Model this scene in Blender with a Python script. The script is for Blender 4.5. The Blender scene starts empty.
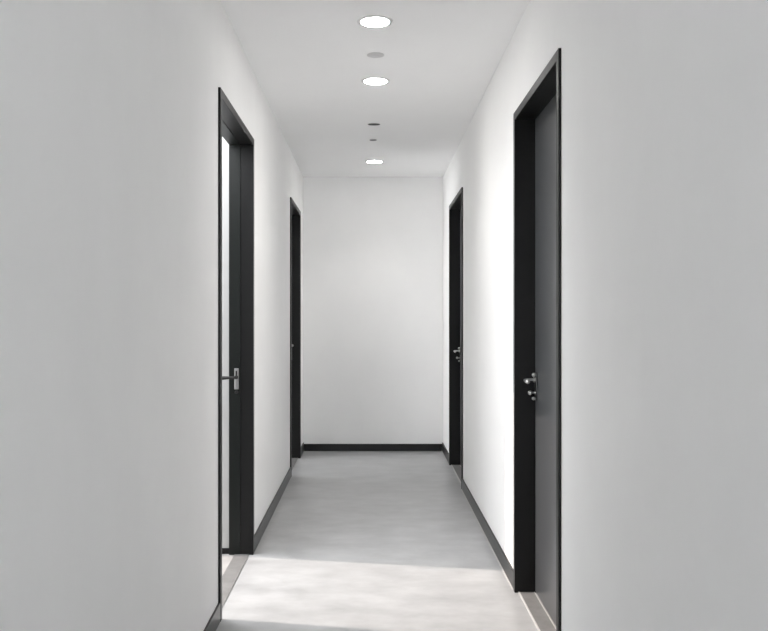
import bpy, bmesh, math
from mathutils import Vector, Matrix

S = bpy.context.scene
C = S.collection

# ------------------------------------------------------------------ camera
F = 830.0                      # focal length in pixels of the 768 px wide frame
cd = bpy.data.cameras.new('camera')
cam = bpy.data.objects.new('camera', cd); C.objects.link(cam)
cam.location = (0, 0, 1.33); cam.rotation_euler = (math.pi/2, 0, 0)
cd.sensor_width = 36; cd.lens = 36*F/768
cd.shift_x = 15/768; cd.shift_y = 2.5/768
cd.clip_start = 0.02
S.camera = cam

# ------------------------------------------------------------------ sky, sun, exposure
w = bpy.data.worlds.new('sky'); S.world = w; w.use_nodes = True
bg = w.node_tree.nodes['Background']
bg.inputs['Color'].default_value = (0.955, 0.97, 1.0, 1)
bg.inputs['Strength'].default_value = 4.3

sl = bpy.data.lights.new('sun', 'SUN'); sl.energy = 2.15; sl.angle = math.radians(0.5)
sl.color = (1.0, 0.88, 0.79)
sun = bpy.data.objects.new('sun', sl); C.objects.link(sun)
sun.location = (-6, 5, 6)
sun.rotation_euler = Vector((1, -0.18, -0.897)).to_track_quat('-Z', 'Y').to_euler()

vs = S.view_settings
vs.view_transform = 'Standard'; vs.look = 'None'; vs.gamma = 1; vs.use_curve_mapping = False
vs.exposure = 0.73
S.cycles.max_bounces = 20; S.cycles.diffuse_bounces = 14; S.cycles.glossy_bounces = 6
LAMP = 44.0                   # radiance of a downlight's diffuser
BEAM = 15.0                    # watts of its downward beam

# ------------------------------------------------------------------ materials
def mat(name, col, rough=0.6, metal=0.0, spec=0.5, emit=None):
    m = bpy.data.materials.new(name); m.use_nodes = True
    b = m.node_tree.nodes['Principled BSDF']
    b.inputs['Base Color'].default_value = (*col, 1)
    b.inputs['Roughness'].default_value = rough
    b.inputs['Metallic'].default_value = metal
    b.inputs['Specular IOR Level'].default_value = spec
    if emit:
        b.inputs['Emission Color'].default_value = (*emit[0], 1)
        b.inputs['Emission Strength'].default_value = emit[1]
    return m

def noise_chain(m, scale, stretch, c0, c1, lo=0.35, hi=0.65, detail=5, bump=0.0, rr=None):
    nt = m.node_tree; N = nt.nodes; L = nt.links; b = N['Principled BSDF']
    tc = N.new('ShaderNodeTexCoord'); mp = N.new('ShaderNodeMapping'); mp.inputs['Scale'].default_value = stretch
    L.new(tc.outputs['Object'], mp.inputs['Vector'])
    n = N.new('ShaderNodeTexNoise'); n.inputs['Scale'].default_value = scale; n.inputs['Detail'].default_value = detail
    n.inputs['Roughness'].default_value = 0.6
    L.new(mp.outputs[0], n.inputs['Vector'])
    r = N.new('ShaderNodeValToRGB'); r.color_ramp.elements[0].position = lo; r.color_ramp.elements[1].position = hi
    r.color_ramp.elements[0].color = (*c0, 1); r.color_ramp.elements[1].color = (*c1, 1)
    L.new(n.outputs['Fac'], r.inputs['Fac']); L.new(r.outputs['Color'], b.inputs['Base Color'])
    if rr:
        mr = N.new('ShaderNodeMapRange'); mr.inputs['To Min'].default_value = rr[0]; mr.inputs['To Max'].default_value = rr[1]
        mr.inputs['From Min'].default_value = lo; mr.inputs['From Max'].default_value = hi
        L.new(n.outputs['Fac'], mr.inputs['Value']); L.new(mr.outputs[0], b.inputs['Roughness'])
    if bump:
        bp = N.new('ShaderNodeBump'); bp.inputs['Strength'].default_value = bump; bp.inputs['Distance'].default_value = 0.002
        L.new(n.outputs['Fac'], bp.inputs['Height']); L.new(bp.outputs[0], b.inputs['Normal'])
    return m

PAINT = noise_chain(mat('white_wall_paint', (.8, .8, .8), .8, spec=.2), 3.0, (1, 1, .7), (.89, .889, .885), (.91, .909, .904))
CEIL = noise_chain(mat('white_ceiling_paint', (.8, .8, .8), .8, spec=.2), 2.0, (1, 1, 1), (.915, .915, .915), (.93, .93, .93))
CONC = noise_chain(mat('polished_concrete', (.4, .4, .4), .4, spec=.5), 5.0, (.8, 1.25, 1), (.30, .301, .303), (.49, .492, .495), .22, .78, 6, 0.03, (.28, .42))
STONE = noise_chain(mat('threshold_stone', (.3, .3, .3), .5), 9, (1, 1, 1), (.15, .147, .145), (.225, .22, .215), .3, .7, 6)
PAVE = noise_chain(mat('terrace_paving', (.6, .6, .6), .8), 4, (1, 1, 1), (.31, .30, .29), (.38, .37, .36))
PALE = noise_chain(mat('pale_bounce_floor', (.7, .7, .7), .6), 4, (1, 1, 1), (.68, .68, .67), (.74, .74, .73))  # high albedo to bounce more light out of the unseen room
RENDER = mat('terrace_render', (.54, .54, .53), .9, spec=.1)
BLACK = mat('black_satin_metal', (.009, .009, .009), .40, spec=.25)
LINING = mat('black_green_lining', (.009, .011, .010), .42, spec=.28)
LEAF = mat('black_door_lacquer', (.07, .073, .077), .28, spec=.9)
BASE = mat('black_skirting', (.005, .005, .005), .30, spec=.32)
CHROME = mat('brushed_chrome', (.62, .62, .61), .28, 1.0)
STEEL = mat('dark_steel', (.12, .12, .12), .35, 1.0)
BEAD = mat('pale_edge_strip', (.52, .51, .50), .6)
LEVERB = mat('black_lever_metal', (.02, .02, .02), .35)
WHITEP = mat('white_trim_plastic', (.75, .75, .75), .5)
GREYP = mat('grey_plastic', (.62, .62, .62), .6)
BLACKP = mat('black_plastic', (.02, .02, .02), .5)
DARKP = mat('dark_grey_plastic', (.09, .09, .09), .5)
GLOW = mat('lamp_diffuser', (.9, .9, .9), .5, emit=((1.0, .975, .94), LAMP))
GLASS = bpy.data.materials.new('window_glass'); GLASS.use_nodes = True
_n = GLASS.node_tree.nodes; _l = GLASS.node_tree.links; _n.clear()
_o = _n.new('ShaderNodeOutputMaterial'); _t = _n.new('ShaderNodeBsdfTransparent'); _g = _n.new('ShaderNodeBsdfGlossy')
_g.inputs['Roughness'].default_value = .02; _x = _n.new('ShaderNodeMixShader'); _f = _n.new('ShaderNodeFresnel'); _f.inputs[0].default_value = 1.45
_l.new(_f.outputs[0], _x.inputs[0]); _l.new(_t.outputs[0], _x.inputs[1]); _l.new(_g.outputs[0], _x.inputs[2]); _l.new(_x.outputs[0], _o.inputs[0])

# ------------------------------------------------------------------ helpers
LEFT = Matrix(((-1, 0, 0, -.66), (0, 1, 0, 0), (0, 0, 1, 0), (0, 0, 0, 1)))     # local x = depth into wall, y = along corridor
_t = math.atan(.00559)
RIGHT = Matrix.Translation((.6936, 0, 0)) @ Matrix.Rotation(-_t, 4, 'Z')
ID = Matrix.Identity(4)

class MB:
    def __init__(s, M=ID): s.bm = bmesh.new(); s.M = M
    def box(s, x0, x1, y0, y1, z0, z1, bev=0, R=None):
        vs = [s.bm.verts.new((x, y, z)) for z in (z0, z1) for y in (y0, y1) for x in (x0, x1)]
        fs = [s.bm.faces.new([vs[i] for i in q]) for q in ((0,2,3,1),(4,5,7,6),(0,1,5,4),(2,6,7,3),(0,4,6,2),(1,3,7,5))]
        if bev:
            ed = {e for f in fs for e in f.edges}
            r = bmesh.ops.bevel(s.bm, geom=list(ed), offset=bev, segments=2, affect='EDGES', profile=.5)
            vs = list({v for v in vs if v.is_valid} | set(r['verts']))
        if R: bmesh.ops.transform(s.bm, matrix=R, verts=vs)
        return s
    def lathe(s, prof, axis='Z', c=(0,0,0), n=32):          # prof: list of (radius, height)
        rings = []
        for r, h in prof:
            ring = []
            for k in range(n if r > 1e-6 else 1):
                a = 2*math.pi*k/n; p = (r*math.cos(a), r*math.sin(a), h)
                if axis == 'X': p = (p[2], p[0], p[1])
                if axis == 'Y': p = (p[0], p[2], p[1])
                ring.append(s.bm.verts.new((p[0]+c[0], p[1]+c[1], p[2]+c[2])))
            rings.append(ring)
        for a, b in zip(rings, rings[1:]):
            for k in range(n):
                q = [a[k % len(a)], a[(k+1) % len(a)], b[(k+1) % len(b)], b[k % len(b)]]
                q = [v for i, v in enumerate(q) if v not in q[:i]]
                if len(q) > 2: s.bm.faces.new(q)
        for ring in (rings[0], rings[-1]):
            if len(ring) > 2: s.bm.faces.new(ring)
        return s
    def tube(s, pts, rad, n=14):                            # swept round bar, one radius or one per point, rounded ends
        pts = [Vector(p) for p in pts]
        rad = rad if isinstance(rad, (list, tuple)) else [rad]*len(pts)
        rings = []
        for i, p in enumerate(pts):
            d = (pts[min(i+1, len(pts)-1)] - pts[max(i-1, 0)]).normalized()
            u = d.cross(Vector((0, 0, 1)) if abs(d.z) < .9 else Vector((1, 0, 0))).normalized(); v = d.cross(u)
            rings.append([s.bm.verts.new(p + rad[i]*(u*math.cos(2*math.pi*k/n) + v*math.sin(2*math.pi*k/n))) for k in range(n)])
        for a, b in zip(rings, rings[1:]):
            for k in range(n): s.bm.faces.new((a[k], a[(k+1) % n], b[(k+1) % n], b[k]))
        s.bm.faces.new(rings[0]); s.bm.faces.new(rings[-1])
        return s
    def build(s, name, m, parent=None, smooth=False):
        if s.M is not ID: bmesh.ops.transform(s.bm, matrix=s.M, verts=s.bm.verts)
        if parent:
            p = parent
            while p.parent: p = p.parent
            bmesh.ops.translate(s.bm, vec=-Vector(p.location), verts=s.bm.verts)
        bmesh.ops.recalc_face_normals(s.bm, faces=s.bm.faces)
        me = bpy.data.meshes.new(name); s.bm.to_mesh(me); s.bm.free(); me.materials.append(m)
        if smooth: me.shade_smooth(); 
        if smooth: me.set_sharp_from_angle(angle=math.radians(40))
        o = bpy.data.objects.new(name, me); C.objects.link(o)
        if parent: o.parent = parent
        return o

def tag(o, label, cat, group=None, kind=None):
    o['label'] = label; o['category'] = cat
    if group: o['group'] = group
    if kind: o['kind'] = kind
    return o
def empty(name, loc, label, cat, group=None, kind=None):
    o = bpy.data.objects.new(name, None); C.objects.link(o); o.location = loc; o.empty_display_size = .1
    return tag(o, label, cat, group, kind)
def struct(mb, name, m, label, cat): return tag(mb.build(name, m), label, cat, kind='structure')

# ------------------------------------------------------------------ dimensions
H = 2.74; YE = 8.30; YB = -2.6; TH = 2.34      # ceiling, end wall, rear wall, outer top of the door frames
CAS = .038; JT = .03                            # casing width, jamb lining thickness
LT = .126; RT = .14                             # wall thicknesses
D1 = (3.63, 4.695); D2 = (6.93, 7.90)          # left doors
D3 = (3.066, 4.055); D4 = (6.44, 7.53)          # right doors

# ------------------------------------------------------------------ structure
def wall_with_doors(M, t, doors, y0, y1):
    mb = MB(M); y = y0
    for a, b in doors:
        a2, b2 = a+.008, b-.008
        mb.box(0, t, y, a2, 0, H); mb.box(0, t, a2, b2, (2.328 if a == D3[0] else TH)-.008, H); y = b2
    mb.box(0, t, y, y1, 0, H)
    return mb
struct(wall_with_doors(LEFT, LT, (D1, D2), YB, YE), 'wall_left', PAINT, 'smooth white painted corridor wall on the left with two doorways', 'wall')
struct(wall_with_doors(RIGHT, RT, (D3, D4), YB, YE), 'wall_right', PAINT, 'smooth white painted corridor wall on the right with two black doors', 'wall')
struct(MB().box(-3.6, 3.2, YE, YE+.2, 0, H), 'wall_end', PAINT, 'plain white wall closing the far end of the corridor', 'wall')
wb = MB().box(-3.6, -.6, YB-.2, YB, 0, H).box(.62, 3.2, YB-.2, YB, 0, H).box(-.6, .62, YB-.2, YB, 0, .1).box(-.6, .62, YB-.2, YB, 2.6, H)
struct(wb, 'wall_back', PAINT, 'white wall behind the camera with an added window opening', 'wall')
struct(MB().box(2.9, 3.1, YB, YE, 0, H), 'wall_right_light_block', PAINT, 'added unseen white wall shutting out sky light behind the right doors', 'wall')  # unseen wall, added to stop sky light leaking around the right doors
struct(MB().box(-.755, 3.2, YB-.2, YE+.2, -.15, 0), 'floor', CONC, 'mottled grey polished concrete corridor floor', 'floor')
struct(MB().box(-.786, 3.2, YB-.2, YE+.2, H, H+.2), 'ceiling', CEIL, 'plain white corridor ceiling with a row of round lights', 'ceiling')
# unseen terrace and room beyond the left doors, laid out to shape the light
struct(MB().box(-3.6, -.755, YB-.2, 5.97, -.15, 0), 'floor_outer', PAVE, 'pale sunlit floor beyond the left doorway', 'floor')
struct(MB().box(-3.6, -.755, 5.97, YE+.2, -.15, 0), 'floor_room_bounce', PALE, 'added pale floor bouncing light in the unseen room behind the far left doorway', 'floor')  # added pale so it bounces light towards the corridor
struct(MB().box(-3.6, -.786, 5.9, 6.05, 0, H), 'wall_terrace_sun_block', RENDER, 'added white dividing wall beyond the left doorway, keeping sun off the far one', 'wall')  # added so that direct sun misses the far left doorway
struct(MB().box(-3.6, -3.45, YB, 5.9, 0, 1.95), 'wall_parapet_sky_block', RENDER, 'added white parapet cutting sky light beyond the left doorway', 'wall')  # unseen, its height made up to cut sky light through the near doorway
struct(MB().box(-1.03, -.7865, 4.685, 5.9, 0, H), 'wall_pier', RENDER, 'white pier just beyond the near left door frame', 'wall')
struct(MB().box(-1.036, -.7865, 4.679, 4.685, 0, .032), 'baseboard_terrace', BASE, 'low black skirting of the white pier beyond the left doorway', 'baseboard')
rw = MB().box(-3.6, -3.45, 6.05, 6.15, 0, H).box(-3.6, -3.45, 8.2, YE, 0, H).box(-3.6, -3.45, 6.15, 8.2, 0, .1).box(-3.6, -3.45, 6.15, 8.2, 2.45, H)
struct(rw, 'wall_room', PAINT, 'white outer wall of the added room behind the far left doorway', 'wall')
struct(MB().box(-3.6, -.786, 5.9, YE+.2, H, H+.2), 'ceiling_room_sun_block', CEIL, 'added white ceiling keeping sun off the far left doorway', 'ceiling')  # roof of the made-up room, shades the far doorway from the sun

def window(name, x0, x1, y0, y1, z0, z1, label):
    t = empty(name, ((x0+x1)/2, (y0+y1)/2, z0), label, 'window', kind='structure')
    f = MB(); w_ = .05
    if x1-x0 > y1-y0:
        f.box(x0, x1, y0, y1, z0, z0+w_, .003).box(x0, x1, y0, y1, z1-w_, z1, .003).box(x0, x0+w_, y0, y1, z0+w_, z1-w_, .003).box(x1-w_, x1, y0, y1, z0+w_, z1-w_, .003)
        g = MB().box(x0+w_, x1-w_, (y0+y1)/2-.003, (y0+y1)/2+.003, z0+w_, z1-w_)
    else:
        f.box(x0, x1, y0, y1, z0, z0+w_, .003).box(x0, x1, y0, y1, z1-w_, z1, .003).box(x0, x1, y0, y0+w_, z0+w_, z1-w_, .003).box(x0, x1, y1-w_, y1, z0+w_, z1-w_, .003)
        g = MB().box((x0+x1)/2-.003, (x0+x1)/2+.003, y0+w_, y1-w_, z0+w_, z1-w_)
    f.build('window_frame', BLACK, t); g.build('window_pane', GLASS, t)
window('added_window_1', -.6, .62, YB-.13, YB-.07, .1, 2.6, 'added black framed window behind the camera, letting in sky light')  # unseen opening, added to bring soft sky light up the corridor
window('added_window_2', -3.56, -3.50, 6.15, 8.2, .1, 2.45, 'added black framed window sending daylight through the far left doorway')  # unseen opening, made large to feed daylight through the far left door

# ------------------------------------------------------------------ skirting
BH = .085; BD = .010
def skirting(name, M, runs, label):
    mb = MB(M)
    for a, b in runs: mb.box(-BD, 0, a, b, 0, BH, .002)
    struct(mb, name, BASE, label, 'baseboard')
skirting('baseboard_left', LEFT, ((YB, D1[0]), (D1[1], D2[0]), (D2[1], YE)), 'black skirting running along the foot of the left wall')
skirting('baseboard_right', RIGHT, ((YB, D3[0]), (D3[1], D4[0]), (D4[1], YE)), 'black skirting running along the foot of the right wall')
struct(MB().box(-.649, .729, YE-BD, YE, 0, .072, .002), 'baseboard_end', BASE, 'black skirting along the foot of the far end wall', 'baseboard')
mb = MB(RIGHT)
for a, b in ((D3[1], D4[0]), (D4[1], YE-BD)): mb.box(-BD-.006, -BD, a, b, 0, .004)
struct(mb, 'trim_1', BEAD, 'thin pale line where the right skirting meets the floor', 'trim')  # thin pale strip along the foot of the right skirting

# ------------------------------------------------------------------ doors
def frame_parts(M, t, a, b, parent, proud=.011, TH=TH):
    i0, i1, it = a+CAS-.004, b-CAS+.004, TH-CAS+.004          # inner faces of the lining
    fr = MB(M).box(.0, t, a+.008, i0, 0, TH-.008, .0012).box(.0, t, i1, b-.008, 0, TH-.008, .0012).box(.0, t, i0, i1, it, TH-.008, .0012)
    fr = fr.build('door_frame', BLACK, parent)
    def casing(d0, d1):
        c = MB(M).box(d0, d1, a, a+CAS, 0, TH, .0012).box(d0, d1, b-CAS, b, 0, TH, .0012).box(d0, d1, a+CAS, b-CAS, TH-CAS, TH, .0012)
        c.build('casing', BLACK, fr)
    casing(-proud, 0)
    if t > .137: casing(t, t+proud)
    return i0, i1, it, fr

def left_door(n, D, label, leaf_angle):
    a, b = D
    P = LEFT @ Vector((LT/2, (a+b)/2, 0))
    t = empty('door_%d' % n, P, label, 'door', kind='structure')
    i0, i1, it, fr = frame_parts(LEFT, LT, a, b, t)
    # rebate strip: the inner half of the lining steps in by 3 mm
    rb = MB(LEFT).box(.062, LT, i1-.004, i1, 0, it, .001).box(.062, LT, i0, i0+.004, 0, it, .001).box(.062, LT, i0+.004, i1-.004, it-.004, it, .001)
    rb.build('door_stop', LINING, fr)
    th = MB(LEFT).box(.012, .095, i0, i1, .0005, .004, .001).build('threshold', STONE, t)
    th['label'] = 'grey stone threshold strip'
    # lock plate and lever on the jamb facing down the corridor
    y = i1-.004
    pl = MB(LEFT).box(.070, .095, y-.007, y, .930, 1.048, .003).box(.078, .087, y-.0085, y-.006, .944, .988, .001).build('handle_plate', CHROME, t)
    pl['label'] = 'brushed chrome handle plate'
    lv = MB(LEFT)
    lv.lathe([(.0, -.012), (.0105, -.012), (.0105, 0)], 'Y', (.0830, y-.005, .998), 20)
    lv.tube([(.0830, y-.010, .998), (.0830, y-.036, .998), (.089, y-.044, .998), (.098, y-.048, .998), (.118, y-.048, .998), (.148, y-.048, .997), (.160, y-.048, .996), (.165, y-.048, .996)],
            [.0065, .0065, .0075, .0075, .008, .0105, .0105, .005])
    lv.build('lever_handle', LEVERB, pl, True)
    MB(LEFT).box(.079, .087, y-.0078, y-.0065, .948, 1.034, .0004).build('plate_inset', LEVERB, pl)
    kn = MB(LEFT).lathe([(0, -.018), (.005, -.017), (.0065, -.012), (.004, -.006), (.004, 0)], 'Y', (.0830, y-.006, .914), 16).lathe([(.010, -.004), (.010, 0)], 'Y', (.0830, y, .914), 20)
    kn.build('key_cylinder', STEEL, pl, True)
    if n == 2:
        MB(LEFT).lathe([(0, -.034), (.008, -.032), (.0135, -.024), (.0135, -.018), (.008, -.011), (.005, -.006), (.009, 0)], 'Y', (.066, y, 1.07), 20).build('door_knob', CHROME, t, True)
    # leaf hinged on the near jamb and swung into the space behind
    piv = LEFT @ Vector((LT+.004, i0+.002, 0))
    R = LEFT @ Matrix.Translation((LT+.004, i0+.002, 0)) @ Matrix.Rotation(math.radians(leaf_angle), 4, 'Z')
    wd = i1-i0-.008
    lf = MB(R).box(0, wd, -.042, -.002, .008, it-.006, .002).build('door_leaf', LEAF, t)
    h = MB(R)
    for z in (.25, 1.15, 2.05): h.lathe([(.007, 0), (.007, .1)], 'Z', (-.004, -.004, z), 14)
    h.build('hinge', STEEL, lf, True)
    for s_, yy in ((1, -.002), (-1, -.042)):
        q = MB(R).box(wd-.075, wd-.045, min(yy, yy+s_*.006), max(yy, yy+s_*.006), .938, 1.058, .002)
        q.tube([(wd-.06, yy, 1.006), (wd-.06, yy+s_*.045, 1.006), (wd-.07, yy+s_*.05, 1.006), (wd-.17, yy+s_*.05, 1.006)], .008)
        q.build('lever_handle', CHROME, lf, True)

left_door(1, D1, 'nearer left doorway with black frame, door open and sunlight streaming through', -8)
left_door(2, D2, 'farther left doorway with black frame beside the end wall', -8)

def right_door(n, D, label):
    a, b = D; t_ = RT; LP = .088                    # leaf's corridor face lies this deep in the wall
    P = RIGHT @ Vector((RT/2, (a+b)/2, 0))
    t = empty('door_%d' % n, P, label, 'door', kind='structure')
    i0, i1, it, fr = frame_parts(RIGHT, t_, a, b, t, TH=2.328 if n == 3 else 2.346)
    st = MB(RIGHT).box(LP+.044, t_, i0, i0+.018, 0, it, .001).box(LP+.044, t_, i1-.018, i1, 0, it, .001).box(LP+.044, t_, i0+.018, i1-.018, it-.018, it, .001)
    st.build('door_stop', BLACK, fr)
    th = MB(RIGHT).box(.014, LP-.004, i0, i1, .0005, .004, .001).build('threshold', STONE, t)
    th['label'] = 'brownish grey stone threshold strip'
    ln = MB(RIGHT).box(.006, .014, i0, i1, .0005, .005, .001).box(LP-.006, LP-.001, i0, i1, .0005, .005, .001).build('threshold_edging', BEAD, th)
    ln['label'] = 'thin pale edging lines'
    lf = MB(RIGHT).box(LP, LP+.042, i0+.003, i1-.003, .008, it-.003, .002).build('door_leaf', LEAF, t)
    yc = i1-.042
    pl = MB(RIGHT).box(LP-.007, LP, yc-.019, yc+.019, .936, 1.070, .003)
    for kz, kr in ((1.058, 1.15), (.944, 1.0)):
        MB(RIGHT).lathe([(0, -.018), (.005*kr, -.017), (.0085*kr, -.012), (.0085*kr, -.006), (.006*kr, 0)], 'X', (LP-.006, yc, kz), 18).build('plate_knob', CHROME, lf, True)
    pl = pl.build('handle_plate', STEEL, lf, True)
    lv = MB(RIGHT)
    z = 1.034
    lv.lathe([(.012, -.010), (.013, 0)], 'X', (LP-.006, yc, z), 22)
    lv.tube([(LP-.012, yc, z), (LP-.036, yc, z+.001), (LP-.050, yc-.004, z), (LP-.058, yc-.014, z-.001), (LP-.059, yc-.04, z-.002), (LP-.059, yc-.075, z-.003), (LP-.059, yc-.092, z-.003), (LP-.059, yc-.100, z-.003), (LP-.059, yc-.103, z-.003)],
            [.0065, .0065, .0075, .008, .008, .009, .010, .007, .002])
    lv.build('lever_handle', CHROME, lf, True)
    kt = MB(RIGHT).lathe([(0, -.036), (.007, -.035), (.0115, -.029), (.0115, -.023), (.006, -.017), (.005, -.006), (.008, 0)], 'X', (LP-.006, yc, .972), 20)
    kt.build('thumb_turn', CHROME, lf, True)
    for z in (.25, 1.15, 2.05):
        MB(RIGHT).lathe([(.006, 0), (.006, .09)], 'Z', (LP-.005, i0+.005, z), 14).build('hinge', STEEL, lf, True)
right_door(3, D3, 'nearer right black door, closed, with chrome lever and thumb turn')
right_door(4, D4, 'farther right black door near the end wall, closed')

# ------------------------------------------------------------------ ceiling fittings
def downlight(x, y, label, beam=BEAM, cone=125):
    t = empty('ceiling_light', (x, y, H), label, 'ceiling light', 'round ceiling downlights')
    c = (x, y, H)
    rg = MB().lathe([(.067, .0), (.067, -.003), (.070, -.0045), (.082, -.003), (.086, -.001), (.086, 0)], 'Z', c, 48).build('trim_ring', WHITEP, t, True)
    MB().lathe([(.0, -.002), (.0668, -.002), (.0668, -.0002), (0, -.0002)], 'Z', c, 48).build('diffuser', GLOW, t, True)
    sp = bpy.data.lights.new('beam', 'SPOT'); sp.energy = beam; sp.spot_size = math.radians(cone); sp.spot_blend = 1
    sp.shadow_soft_size = .05; sp.color = (1, .98, .95)
    so = bpy.data.objects.new('beam', sp); C.objects.link(so); so.parent = t; so.location = (0, 0, -.03)
downlight(.029, 3.95, 'lit round downlight, the largest and nearest of three in the ceiling')
downlight(.039, 4.94, 'lit round downlight between the grey disc and the black oval fitting on the ceiling')
downlight(.050, 7.48, 'lit round downlight, smallest and nearest the end wall', 19, 118)

def disc(name, x, y, r, h, m, m2, label, cat, grp=None, sy=1.0):
    t = empty(name, (x, y, H), label, cat, grp)
    c = (x, y, H)
    for prof, nm, mm in (([(r, 0), (r, -h*.5), (r*.9, -h), (r*.62, -h), (0, -h)], 'cover', m), ([(r*.5, -h+.0002), (r*.46, -h-.001), (0, -h-.0015)], 'centre_cap', m2)):
        b_ = MB().lathe(prof, 'Z', (0, 0, 0), 40)
        bmesh.ops.transform(b_.bm, matrix=Matrix.Translation(c) @ Matrix.Diagonal((1, sy, 1, 1)), verts=b_.bm.verts)
        b_.build(nm, mm, t, True)
disc('ceiling_sensor', .035, 4.45, .046, .003, GREYP, GREYP, 'flat pale grey round fitting between the two nearest ceiling lights', 'sensor')
disc('ceiling_sensor', .036, 6.04, .045, .004, BLACKP, BLACKP, 'black oval fitting on the ceiling beyond the second light', 'sensor', sy=.6)
disc('ceiling_sensor', .033, 6.57, .028, .004, DARKP, DARKP, 'tiny dark grey fitting on the ceiling behind the black oval one', 'sensor', sy=.7)
